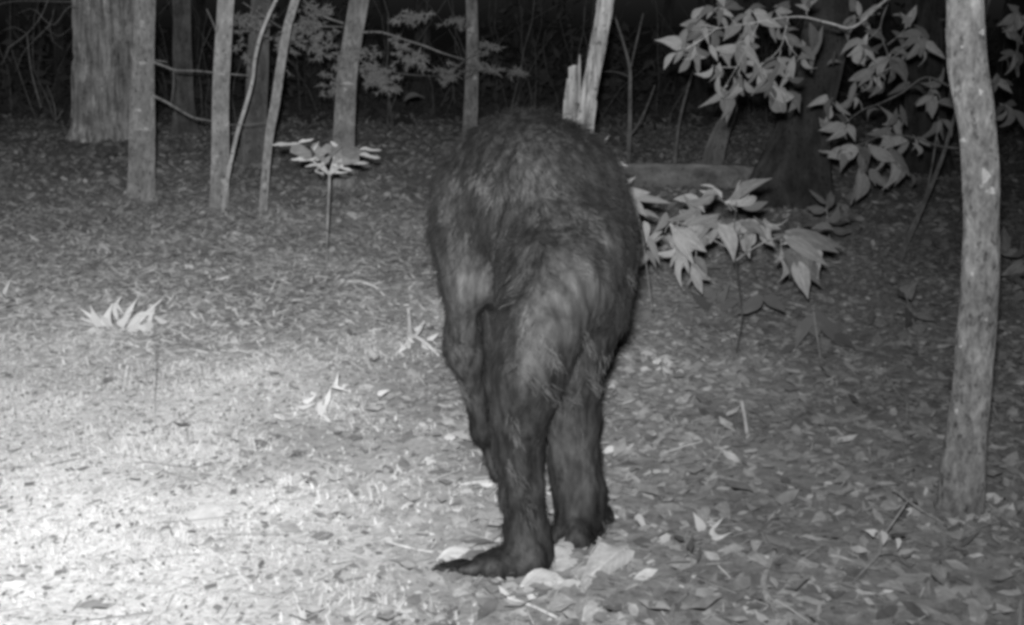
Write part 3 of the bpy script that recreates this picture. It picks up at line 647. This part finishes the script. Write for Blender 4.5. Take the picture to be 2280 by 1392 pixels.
low_plant('low_plant', 'drooping large-leaved plant on the dark ground right of the bear', 1830, 800,
    [(1810, 700, 1765, 775, 30), (1815, 695, 1885, 780, 30), (1850, 745, 1905, 775, 30), (1770, 765, 1735, 785, 18), (1812, 700, 1820, 760, 26), (1700, 660, 1640, 700, 40), (1695, 655, 1750, 690, 36)], 'leaf_dim', [[(1828, 805, 5), (1818, 740, 4), (1812, 695, 3)]], Yoff=.02)
low_plant('low_plant', 'faint tuft of leaves under the low shrub beside the bear', 1590, 700,
    [(1590, 680, 1540, 660, 30), (1595, 675, 1560, 640, 26), (1600, 680, 1625, 640, 22), (1600, 690, 1650, 670, 26)], 'leaf_dim', [[(1590, 705, 4), (1596, 680, 3)]])
low_plant('low_plant', 'grey plant with upright spiky leaves right of the low shrub', 1850, 560,
    [(1840, 470, 1800, 460, 20), (1845, 465, 1855, 425, 22), (1850, 480, 1895, 490, 18), (1850, 500, 1900, 488, 14), (1840, 455, 1805, 425, 12), (1840, 500, 1870, 455, 24), (1850, 510, 1898, 520, 20), (1830, 500, 1790, 500, 20)], 'leaf', [[(1850, 565, 5), (1845, 510, 4), (1840, 460, 3)]], Yoff=-.6)

# sticks
def stick(label, spec, mat='twig', ground=True, extra=()):
    pts = []; rad = []
    for s_ in spec:
        if ground: q = G(s_[0], s_[1] + (s_[3] if len(s_) > 3 else 0) * 0)
        q = q + Vector((0, 0, s_[2] * .5 * MPP(s_[0], s_[1], q.y) + .014 + (s_[3] if len(s_) > 3 else 0)))
        pts.append(q); rad.append(s_[2] * .5 * MPP(s_[0], s_[1], q.y))
    o = link('stick', tube_mesh('stick', pts, rad, 8, .25, 40, sub=4), M[mat]); tag(o, label, 'stick', 'fallen sticks'); return o
stick('curved pale stick lying at the bottom of the picture right of the bear', [(1725, 1228, 10), (1712, 1262, 11), (1700, 1298, 13), (1708, 1335, 14), (1728, 1370, 14), (1750, 1410, 12)])
stick('short straight stick lying between the bear and the near tree', [(1595, 1068, 6), (1650, 1082, 7), (1700, 1102, 5)])
stick('straight stick lying left of the foot of the near tree', [(1775, 1112, 6), (1820, 1128, 8), (1855, 1142, 6)])
stick('dark twig running left from the near tree foot', [(1940, 1092, 6), (1990, 1072, 8), (2035, 1050, 6)], 'twig_dim')
stick('long twig resting on the ground along the left of the bear feet', [(860, 1220, 3), (960, 1245, 4), (1060, 1240, 5)], 'vine')
stick('thin pale twig across the ground behind the legs of the bear', [(1010, 1090, 5), (1060, 1083, 7), (1100, 1080, 7)], 'vine')
stick('pale curved root-like twig in the litter right of the whorled seedling', [(760, 640, 4), (800, 640, 7), (835, 650, 6), (855, 668, 4)], 'vine')
stick('short bright twig lying right of the bright low plant', [(470, 640, 4), (490, 637, 6), (510, 632, 5)], 'vine')
stick('broken twig in the bottom centre below the large pale leaves', [(1130, 1345, 6), (1180, 1360, 7), (1240, 1385, 6)], 'vine')
stick('short curled stick in the bottom right corner area', [(1820, 1385, 9), (1825, 1352, 9), (1850, 1330, 8)], 'twig')
stick('bent stick below the limp small-leaved plant', [(1495, 1385, 9), (1500, 1355, 10), (1530, 1328, 8)], 'twig_dim')
# forked upright twig by the near tree
b_ = G(1895, 1300); yk = b_.y
r_ = empty('forked_twig', b_, 'bare forked twig propped on the ground before the near tree, tip raised', 'twig')
def uptw(spec, name='twig', mat='twig'):
    pts = []; rad = []
    for px, py, w, Y in spec: pts.append(P(px, py, Y)); rad.append(w * .5 * MPP(px, py, Y))
    link(name, tube_mesh(name, pts, rad, 7, .2, 40, sub=4), M[mat], r_)
y0 = G(1895, 1303).y
uptw([(1893, 1303, 4, y0), (1925, 1268, 5, y0 + .03), (1958, 1232, 5, y0 + .05), (1964, 1200, 4, y0 + .07), (1985, 1168, 4, y0 + .1), (2020, 1117, 5, y0 + .16)])
yq = G(2110, 1180).y
uptw([(1988, 1090, 6, yq - .02), (2005, 1100, 7, yq - .03), (2022, 1115, 6, yq - .04), (2060, 1142, 5, yq - .03), (2085, 1155, 6, yq - .02), (2115, 1178, 4, yq)])
uptw([(1958, 1234, 3, y0 + .05), (1980, 1232, 3, y0 + .05), (1998, 1236, 3, y0 + .06)])
for bx, by, tx, ty, w in ((1955, 1190, 1932, 1182, 18), (1965, 1180, 1968, 1215, 18), (1980, 1190, 2020, 1190, 12), (2000, 1195, 2000, 1224, 14), (2000, 1238, 2030, 1265, 10), (2005, 1240, 2035, 1230, 10)):
    leaf(r_, P(bx, by, y0 + .07), P(tx, ty, y0 + .05), w * MPP(bx, by, y0), 'leaf_bright' if w > 13 else 'leaf', None, .3)
low_plant('low_plant', 'small leafy twig cluster at the foot of the near scaly tree', 2120, 1225,
    [(2110, 1215, 2070, 1222, 16), (2110, 1210, 2098, 1185, 18), (2120, 1225, 2135, 1222, 12), (2130, 1215, 2175, 1190, 16), (2100, 1230, 2080, 1245, 10), (2140, 1225, 2155, 1240, 8), (2095, 1250, 2080, 1262, 8)], 'leaf',
    [[(2120, 1230, 4), (2145, 1190, 4), (2150, 1145, 3)], [(2110, 1228, 4), (2170, 1180, 3), (2230, 1160, 2)]])
low_plant('upright_stick', 'short pale stick poking upright from the litter right of the bear', 1665, 975, [(1640, 960, 1632, 918, 10), (1645, 975, 1640, 950, 16)], 'leaf', [[(1666, 980, 8), (1660, 940, 7), (1652, 893, 8)]], 'stick', tw='vine')

# large pale fallen leaves by the feet
def flat_leaf(label, bx, by, tx, ty, wpx, mat='leaf_dead', lift=.02, nz=None):
    a = G(bx, by); c = G(tx, ty); a.z += lift; c.z += lift * .6
    o = leaf(None, a, c, wpx * MPP(bx, by, a.y), mat, nz or Vector((0, -.8, 1)), .05, 'fallen_leaf', 5)
    return tag(o, label, 'leaf', 'large fallen leaves')
M['leaf_fallen_pale'] = leafmat('pale fallen leaf', .52, .62, mottled=2.5, rough=.7, transl=.1)
flat_leaf('largest pale fallen leaf tilted up beside the far hind foot of the bear', 1402, 1234, 1296, 1310, 78, 'leaf_fallen_pale', .035, Vector((0, -.95, .9)))
flat_leaf('broad pale fallen leaf lying in front of the near hind foot of the bear', 1160, 1318, 1275, 1300, 62, 'leaf_fallen_pale')
flat_leaf('pale fallen leaf wedged between the two hind feet of the bear', 1215, 1270, 1300, 1245, 60, 'leaf_fallen_pale')
flat_leaf('small bright fallen leaf right of the heel of the bear', 1412, 1155, 1440, 1186, 18, 'leaf_bright')
flat_leaf('pale leaf behind the toes of the bear', 975, 1262, 1075, 1240, 36, 'leaf_fallen_pale')
flat_leaf('pale leaf at the very bottom of the picture below the broad fallen leaf', 1300, 1385, 1345, 1350, 40, 'leaf_fallen_pale')
flat_leaf('bright scrap of leaf on the dark litter at upper left', 215, 558, 250, 570, 14, 'leaf_bright')
flat_leaf('small bright leaf in the litter right of the knee of the bear', 1425, 785, 1470, 792, 14, 'leaf_bright')
flat_leaf('small bright leaf on the ground right of the shank of the bear', 1345, 1012, 1385, 1000, 16, 'leaf_bright')
bm = bmesh.new(); bmesh.ops.create_icosphere(bm, subdivisions=4, radius=1)
q = G(462, 1150)
for v in bm.verts:
    v.co = Vector((v.co.x * .048, v.co.y * .05, v.co.z * .022)) * (1 + .3 * noise.noise(v.co * 1.7)) + q + Vector((0, 0, .006))
me = bpy.data.meshes.new('stone'); bm.to_mesh(me); bm.free()
m, t, b = nodes('pale stone'); t.links.new(ramp(t, noise_n(t, 40, 5, .6), [(.3, .42), (.7, .56)]), b.inputs['Base Color']); b.inputs['Roughness'].default_value = .9
tag(link('stone', me, m), 'smooth bright pale stone lying in the middle of the pale grass', 'stone')
# larger litter leaves that can be told apart
nl = 0
while nl < 280:
    Y = random.uniform(1.75, 5.5); xx = random.uniform(-.43, .43) * Y * 1.02
    if grassness(np.float64(xx), np.float64(Y)) > .15: continue
    z = float(gh(xx, Y)); a = random.uniform(0, 6.28); L = random.uniform(.035, .075)
    o = leaf(ground, Vector((xx, Y, z + .016)), Vector((xx + math.cos(a) * L, Y + math.sin(a) * L, z + random.uniform(.01, .035))), L * random.uniform(.4, .7), 'leaf_dead', Vector((0, -.3, 1)), .35)
    nl += 1

# ---------------------------------------------------------------- the bear
def S(px, py, Y, rpx): return (P(px, py, Y), rpx * MPP(px, py, Y))
caps = []
def chain(*s):
    s = [S(*a) for a in s]
    for i in range(len(s) - 1): caps.append((s[i], s[i + 1]))
# torso, highest over the shoulders
chain((1282, 635, 2.78, 112), (1255, 540, 2.86, 150), (1215, 450, 2.96, 172), (1150, 420, 3.06, 158), (1120, 440, 3.12, 140))
chain((1215, 450, 2.96, 172), (1170, 395, 3.02, 143))
chain((1290, 560, 2.8, 130), (1240, 650, 2.74, 130))
chain((1120, 500, 3.10, 130), (1170, 600, 3.06, 120), (1245, 680, 2.86, 110))
# neck and lowered head, away from the camera
chain((1140, 480, 3.2, 110), (1165, 600, 3.38, 92), (1175, 690, 3.46, 82), (1185, 780, 3.47, 52), (1188, 830, 3.45, 38))
chain((1140, 660, 3.5, 18), (1132, 650, 3.5, 20)); chain((1215, 660, 3.5, 18), (1222, 650, 3.5, 20))
# foreleg in view
chain((1066, 430, 3.02, 92), (1044, 540, 2.98, 74), (1036, 640, 2.97, 54), (1032, 740, 2.98, 38), (1036, 790, 3.0, 37), (1052, 870, 3.02, 27), (1074, 960, 3.04, 22), (1090, 1020, 3.06, 18), (1106, 1060, 3.04, 17))
chain((1010, 420, 3.02, 46), (1000, 520, 3.0, 42), (1030, 620, 2.98, 40))
# other foreleg
chain((1160, 500, 3.2, 100), (1120, 660, 3.22, 56), (1112, 760, 3.24, 48), (1112, 860, 3.26, 38), (1124, 960, 3.26, 30), (1138, 1030, 3.24, 24))
# near hind leg: hip, knee, shank, heel, sole
chain((1238, 620, 2.72, 122), (1206, 735, 2.62, 97), (1178, 830, 2.58, 80), (1160, 920, 2.585, 66), (1150, 1010, 2.60, 55), (1160, 1100, 2.60, 50), (1174, 1180, 2.59, 47), (1178, 1238, 2.575, 44), (1150, 1262, 2.56, 26))
chain((1178, 1245, 2.57, 40), (1120, 1264, 2.555, 22))
for dY, tx, ty, r in ((-.035, 1020, 1270, 11), (-.012, 986, 1267, 12), (.012, 984, 1263, 12), (.036, 996, 1259, 11), (.058, 1014, 1255, 10)):
    chain((1150, 1255, 2.56 + dY * .6, 22), (1090, ty - 4, 2.55 + dY, 14), (tx, ty, 2.55 + dY, r))
# far hind leg
chain((1326, 600, 2.84, 80), (1316, 690, 2.80, 74), (1294, 770, 2.76, 66), (1276, 850, 2.74, 60), (1275, 930, 2.75, 57), (1277, 1020, 2.77, 56), (1284, 1090, 2.78, 53), (1292, 1150, 2.77, 48), (1280, 1200, 2.72, 44), (1240, 1210, 2.72, 34))
chain((1300, 1100, 2.78, 44), (1336, 1150, 2.80, 27)); chain((1338, 1150, 2.80, 24), (1296, 1196, 2.76, 30))
# short tail
chain((1385, 590, 2.84, 34), (1392, 640, 2.84, 16))
A0 = np.array([c[0][0] for c in caps]); B0 = np.array([c[1][0] for c in caps]); RA = np.array([c[0][1] for c in caps]); RB = np.array([c[1][1] for c in caps])
def sdf(Pn, k=.012):
    D = []
    for a, b, ra, rb in zip(A0, B0, RA, RB):
        ab = b - a; t_ = np.clip(((Pn - a) @ ab) / (ab @ ab), 0, 1)
        D.append(np.linalg.norm(Pn - a - t_[:, None] * ab, axis=1) - (ra + (rb - ra) * t_))
    D = np.array(D); m_ = D.min(0)
    return m_ - k * np.log(np.exp(-(D - m_) / k).sum(0)) + k * .45
bm = bmesh.new()
for (a, ra), (b, rb) in caps:
    n_ = max(2, int((b - a).length / (.35 * min(ra, rb))) + 1)
    for i in range(n_ + 1):
        u = i / n_; bmesh.ops.create_icosphere(bm, subdivisions=2, radius=(ra + (rb - ra) * u) * 1.03, matrix=Matrix.Translation(a.lerp(b, u)))
tm = bpy.data.meshes.new('tmp'); bm.to_mesh(tm); bm.free()
to = bpy.data.objects.new('tmp', tm); C.objects.link(to)
rm = to.modifiers.new('r', 'REMESH'); rm.mode = 'VOXEL'; rm.voxel_size = .0075
smm = to.modifiers.new('s', 'SMOOTH'); smm.iterations = 4; smm.factor = .5
dg = bpy.context.evaluated_depsgraph_get(); body_me = bpy.data.meshes.new_from_object(to.evaluated_get(dg))
bpy.data.objects.remove(to)
nv = len(body_me.vertices); Vb = np.empty(nv * 3, np.float32); body_me.vertices.foreach_get('co', Vb); Vb = Vb.reshape(-1, 3).astype(np.float64)
e = .002
def grad(Pn, d):
    g = np.stack([(sdf(Pn + np.eye(3)[i] * e) - d) / e for i in range(3)], 1)
    return g / np.maximum(np.linalg.norm(g, axis=1), .3)[:, None]
for _ in range(3):
    d = sdf(Vb); g = grad(Vb, d); Vb -= g * np.clip(d, -.02, .02)[:, None]
d = sdf(Vb); g = grad(Vb, d)
nz = np.array([noise.noise(Vector(v) * 9) * .013 + noise.noise(Vector((v[0] * 30, v[1] * 30, v[2] * 11))) * .008 + noise.noise(Vector((v[0] * 70, v[1] * 70, v[2] * 26))) * .0036 for v in Vb])
nz *= 1 - .6 * np.clip((Vb[:, 2] - .7) / .15, 0, 1)
Vb += g * nz[:, None]
floor_z = gh(Vb[:, 0], Vb[:, 1]) + .002
low = Vb[:, 2] < floor_z; Vb[low, 2] = floor_z[low]
body_me.vertices.foreach_set('co', Vb.astype(np.float32).ravel()); body_me.update()
# mange: where the coat is thin (real bald patches on thigh, flank and shoulder)
bald_c = [(P(1052, 620, 2.95), .10), (P(1290, 660, 2.6), .11), (P(1240, 720, 2.55), .08), (P(1075, 420, 2.9), .05), (P(1270, 1000, 2.7), .10), (P(1280, 1100, 2.7), .08)]
def baldness(Pn):
    v = np.zeros(len(Pn))
    for c_, r_b in bald_c: v = np.maximum(v, np.exp(-((Pn - np.array(c_)) ** 2).sum(1) / (2 * (r_b * .6) ** 2)))
    return v
ba = body_me.attributes.new('bald', 'FLOAT', 'POINT'); ba.data.foreach_set('value', baldness(Vb).astype(np.float32))
m, t, b = nodes('bear skin and stubble'); M['skin'] = m
n1 = noise_n(t, 9, 5, .6, (1, 1, .5)); n2 = noise_n(t, 60, 4, .65, (1, 1, .3))
c1 = ramp(t, n1, [(.34, .018), (.66, .05)]); c2 = ramp(t, n2, [(.36, .35), (.52, 1.0), (.7, 1.7)])
cc = math_n(t, 'MULTIPLY', c1, c2)
at = t.nodes.new('ShaderNodeAttribute'); at.attribute_name = 'bald'
cc = math_n(t, 'ADD', cc, math_n(t, 'MULTIPLY', at.outputs['Fac'], .028))
t.links.new(cc, b.inputs['Base Color']); b.inputs['Roughness'].default_value = .6; b.inputs['Specular IOR Level'].default_value = .35; b.inputs['Diffuse Roughness'].default_value = 0
bump(t, b, n2, .5, .006)
m, t, b = nodes('sparse fur'); M['fur'] = m
n1 = noise_n(t, 34, 5, .65, (1, 1, .35))
hi = t.nodes.new('ShaderNodeHairInfo')
c1 = ramp(t, n1, [(.38, .004), (.52, .009), (.68, .036)])
cc = math_n(t, 'MULTIPLY', c1, ramp(t, hi.outputs['Random'], [(0, .6), (1, 1.5)]))
t.links.new(cc, b.inputs['Base Color']); b.inputs['Roughness'].default_value = .6; b.inputs['Specular IOR Level'].default_value = .3
m, t, b = nodes('claw horn'); M['claw'] = m; b.inputs['Base Color'].default_value = (.03, .03, .03, 1); b.inputs['Roughness'].default_value = .4
m, t, b = nodes('wet nose and eye'); M['nose'] = m; b.inputs['Base Color'].default_value = (.02, .02, .02, 1); b.inputs['Roughness'].default_value = .2
bb = G(1230, 1250)
bear = empty('bear', bb, 'gaunt mangy bear hunched with its back to the camera and its head down', 'bear')
body = link('body', body_me, M['skin'], bear)
# fur
nf = len(body_me.polygons); cen = np.empty(nf * 3, np.float32); body_me.polygons.foreach_get('center', cen); cen = cen.reshape(-1, 3).astype(np.float64)
nor = np.empty(nf * 3, np.float32); body_me.polygons.foreach_get('normal', nor); nor = nor.reshape(-1, 3).astype(np.float64)
NH = 80000
ix = np.random.randint(0, nf, NH); c_ = cen[ix] + np.random.randn(NH, 3) * .003; n_ = nor[ix]
bd = baldness(c_); cl = np.array([noise.noise(Vector(v) * 13) for v in c_])
keepm = (np.random.rand(NH) > bd * 1.25) & (np.random.rand(NH) < .7 + cl * 1.4 + 1.6 * np.clip((c_[:, 2] - .68) / .2, 0, 1)) & (np.random.rand(NH) < .38 + .62 * np.clip((c_[:, 2] - .30) / .25, 0, 1))
c_, n_, cl = c_[keepm], n_[keepm], cl[keepm]; NH = len(c_)
flow = np.tile(np.array([.10, -.25, -1.0]), (NH, 1)) + .45 * np.stack([np.sin(9 * c_[:, 2] + 7 * c_[:, 0]), np.cos(8 * c_[:, 2]), 0 * c_[:, 0]], 1)
flow -= (flow * n_).sum(1)[:, None] * n_; flow /= np.maximum(np.linalg.norm(flow, axis=1), .2)[:, None]
high = np.clip((c_[:, 2] - .35) / .4, 0, 1)
ln = (.009 + .014 * high + .010 * np.clip(cl, 0, 1)) * (.5 + np.random.rand(NH))
jit_ = np.random.randn(NH, 3) * .25
from mathutils.kdtree import KDTree
nc = 3000; cid = np.random.randint(0, NH, nc); kd = KDTree(nc)
for i_, c1_ in enumerate(cid): kd.insert(Vector(c_[c1_]), i_)
kd.balance(); near = np.array([kd.find(Vector(v))[1] for v in c_])
ctip = c_[cid] + (n_[cid] * .5 + flow[cid]) * .026
pull = ctip[near] - c_; pull -= (pull * n_).sum(1)[:, None] * n_ * .3
jit_ = jit_ + (.55 - .35 * np.clip((c_[:, 2] - .7) / .15, 0, 1))[:, None] * pull / np.maximum(ln, .006)[:, None] * .45
pts = np.zeros((NH, 4, 3))
for k in range(4):
    u = k / 3; pts[:, k] = c_ - n_ * .002 + n_ * (u * ln * .34)[:, None] + flow * (u ** 1.3 * ln)[:, None] + jit_ * (u * u * ln)[:, None]
off = np.array(parent_world(bear))
hc = bpy.data.hair_curves.new('fur'); hc.add_curves([4] * NH)
hc.attributes['position'].data.foreach_set('vector', (pts.reshape(-1, 3) - off).astype(np.float32).ravel())
ra = hc.attributes.get('radius') or hc.attributes.new('radius', 'FLOAT', 'POINT')
ra.data.foreach_set('value', np.tile(np.array([.0006, .0005, .0004, .0001], np.float32), NH))
hc.materials.append(M['fur'])
fo = bpy.data.objects.new('fur', hc); C.objects.link(fo); fo.parent = bear
# light fur streaks, and highlights on the matted coat painted in as pale hairs
bvh = BVHTree.FromPolygons([tuple(v) for v in Vb], [tuple(p.vertices) for p in body_me.polygons])
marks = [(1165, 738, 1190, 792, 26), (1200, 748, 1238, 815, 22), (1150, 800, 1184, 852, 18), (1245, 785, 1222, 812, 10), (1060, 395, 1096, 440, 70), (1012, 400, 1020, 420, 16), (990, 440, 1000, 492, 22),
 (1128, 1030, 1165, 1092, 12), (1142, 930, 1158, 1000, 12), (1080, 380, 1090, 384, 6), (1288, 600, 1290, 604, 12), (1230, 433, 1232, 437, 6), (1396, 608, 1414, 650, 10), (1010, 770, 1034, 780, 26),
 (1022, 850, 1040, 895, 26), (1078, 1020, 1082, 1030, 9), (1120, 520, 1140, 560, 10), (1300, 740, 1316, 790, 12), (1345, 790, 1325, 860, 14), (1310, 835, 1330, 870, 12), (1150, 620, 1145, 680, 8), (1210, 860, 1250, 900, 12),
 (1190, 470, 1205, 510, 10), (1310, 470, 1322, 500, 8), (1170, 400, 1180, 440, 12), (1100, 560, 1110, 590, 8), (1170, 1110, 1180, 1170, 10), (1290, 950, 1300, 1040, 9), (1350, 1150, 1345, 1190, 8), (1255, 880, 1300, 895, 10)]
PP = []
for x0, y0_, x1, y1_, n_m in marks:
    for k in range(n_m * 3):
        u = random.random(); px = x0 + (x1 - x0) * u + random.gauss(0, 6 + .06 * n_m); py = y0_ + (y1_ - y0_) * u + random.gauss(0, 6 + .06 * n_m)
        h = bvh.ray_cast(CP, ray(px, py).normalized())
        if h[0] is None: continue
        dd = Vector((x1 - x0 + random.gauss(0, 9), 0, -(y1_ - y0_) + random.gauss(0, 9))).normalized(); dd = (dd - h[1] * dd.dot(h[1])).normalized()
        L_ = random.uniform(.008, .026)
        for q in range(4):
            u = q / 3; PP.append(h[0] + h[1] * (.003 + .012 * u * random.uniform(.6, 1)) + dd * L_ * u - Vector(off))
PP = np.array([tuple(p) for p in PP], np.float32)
pc = bpy.data.hair_curves.new('pale_highlight_tufts'); pc.add_curves([4] * (len(PP) // 4)); pc.attributes['position'].data.foreach_set('vector', PP.ravel())
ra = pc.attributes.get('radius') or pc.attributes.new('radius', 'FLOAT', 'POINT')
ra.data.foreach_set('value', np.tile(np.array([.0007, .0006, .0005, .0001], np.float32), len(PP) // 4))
m, t, b = nodes('pale hair and painted highlights'); hi = t.nodes.new('ShaderNodeHairInfo')
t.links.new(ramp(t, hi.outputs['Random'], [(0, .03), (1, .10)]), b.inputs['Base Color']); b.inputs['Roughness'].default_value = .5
pc.materials.append(m); po = bpy.data.objects.new('pale_highlight_tufts', pc); C.objects.link(po); po.parent = bear
# claws, nose, eyes
for dY, tx, ty in ((-.035, 1020, 1270), (-.012, 986, 1267), (.012, 984, 1263), (.036, 996, 1259), (.058, 1014, 1255)):
    p0 = P(tx - 4, ty - 2, 2.55 + dY); s_ = MPP(tx, ty, 2.55)
    link('claw', tube_mesh('claw', [p0, p0 + Vector((-9 * s_, 0, 0)), p0 + Vector((-20 * s_, 0, -7 * s_))], [5.5 * s_, 4 * s_, .8 * s_], 8, sub=3), M['claw'], bear)
def ball(name, c, r, mat):
    bm = bmesh.new(); bmesh.ops.create_icosphere(bm, subdivisions=2, radius=r); me = bpy.data.meshes.new(name); bm.to_mesh(me); bm.free()
    o = link(name, me, M[mat], bear, False); o.location = c - parent_world(bear); return o
ball('nose', P(1189, 862, 3.46), .022, 'nose')
ball('eye', P(1160, 740, 3.54), .012, 'nose'); ball('eye', P(1214, 740, 3.54), .012, 'nose')
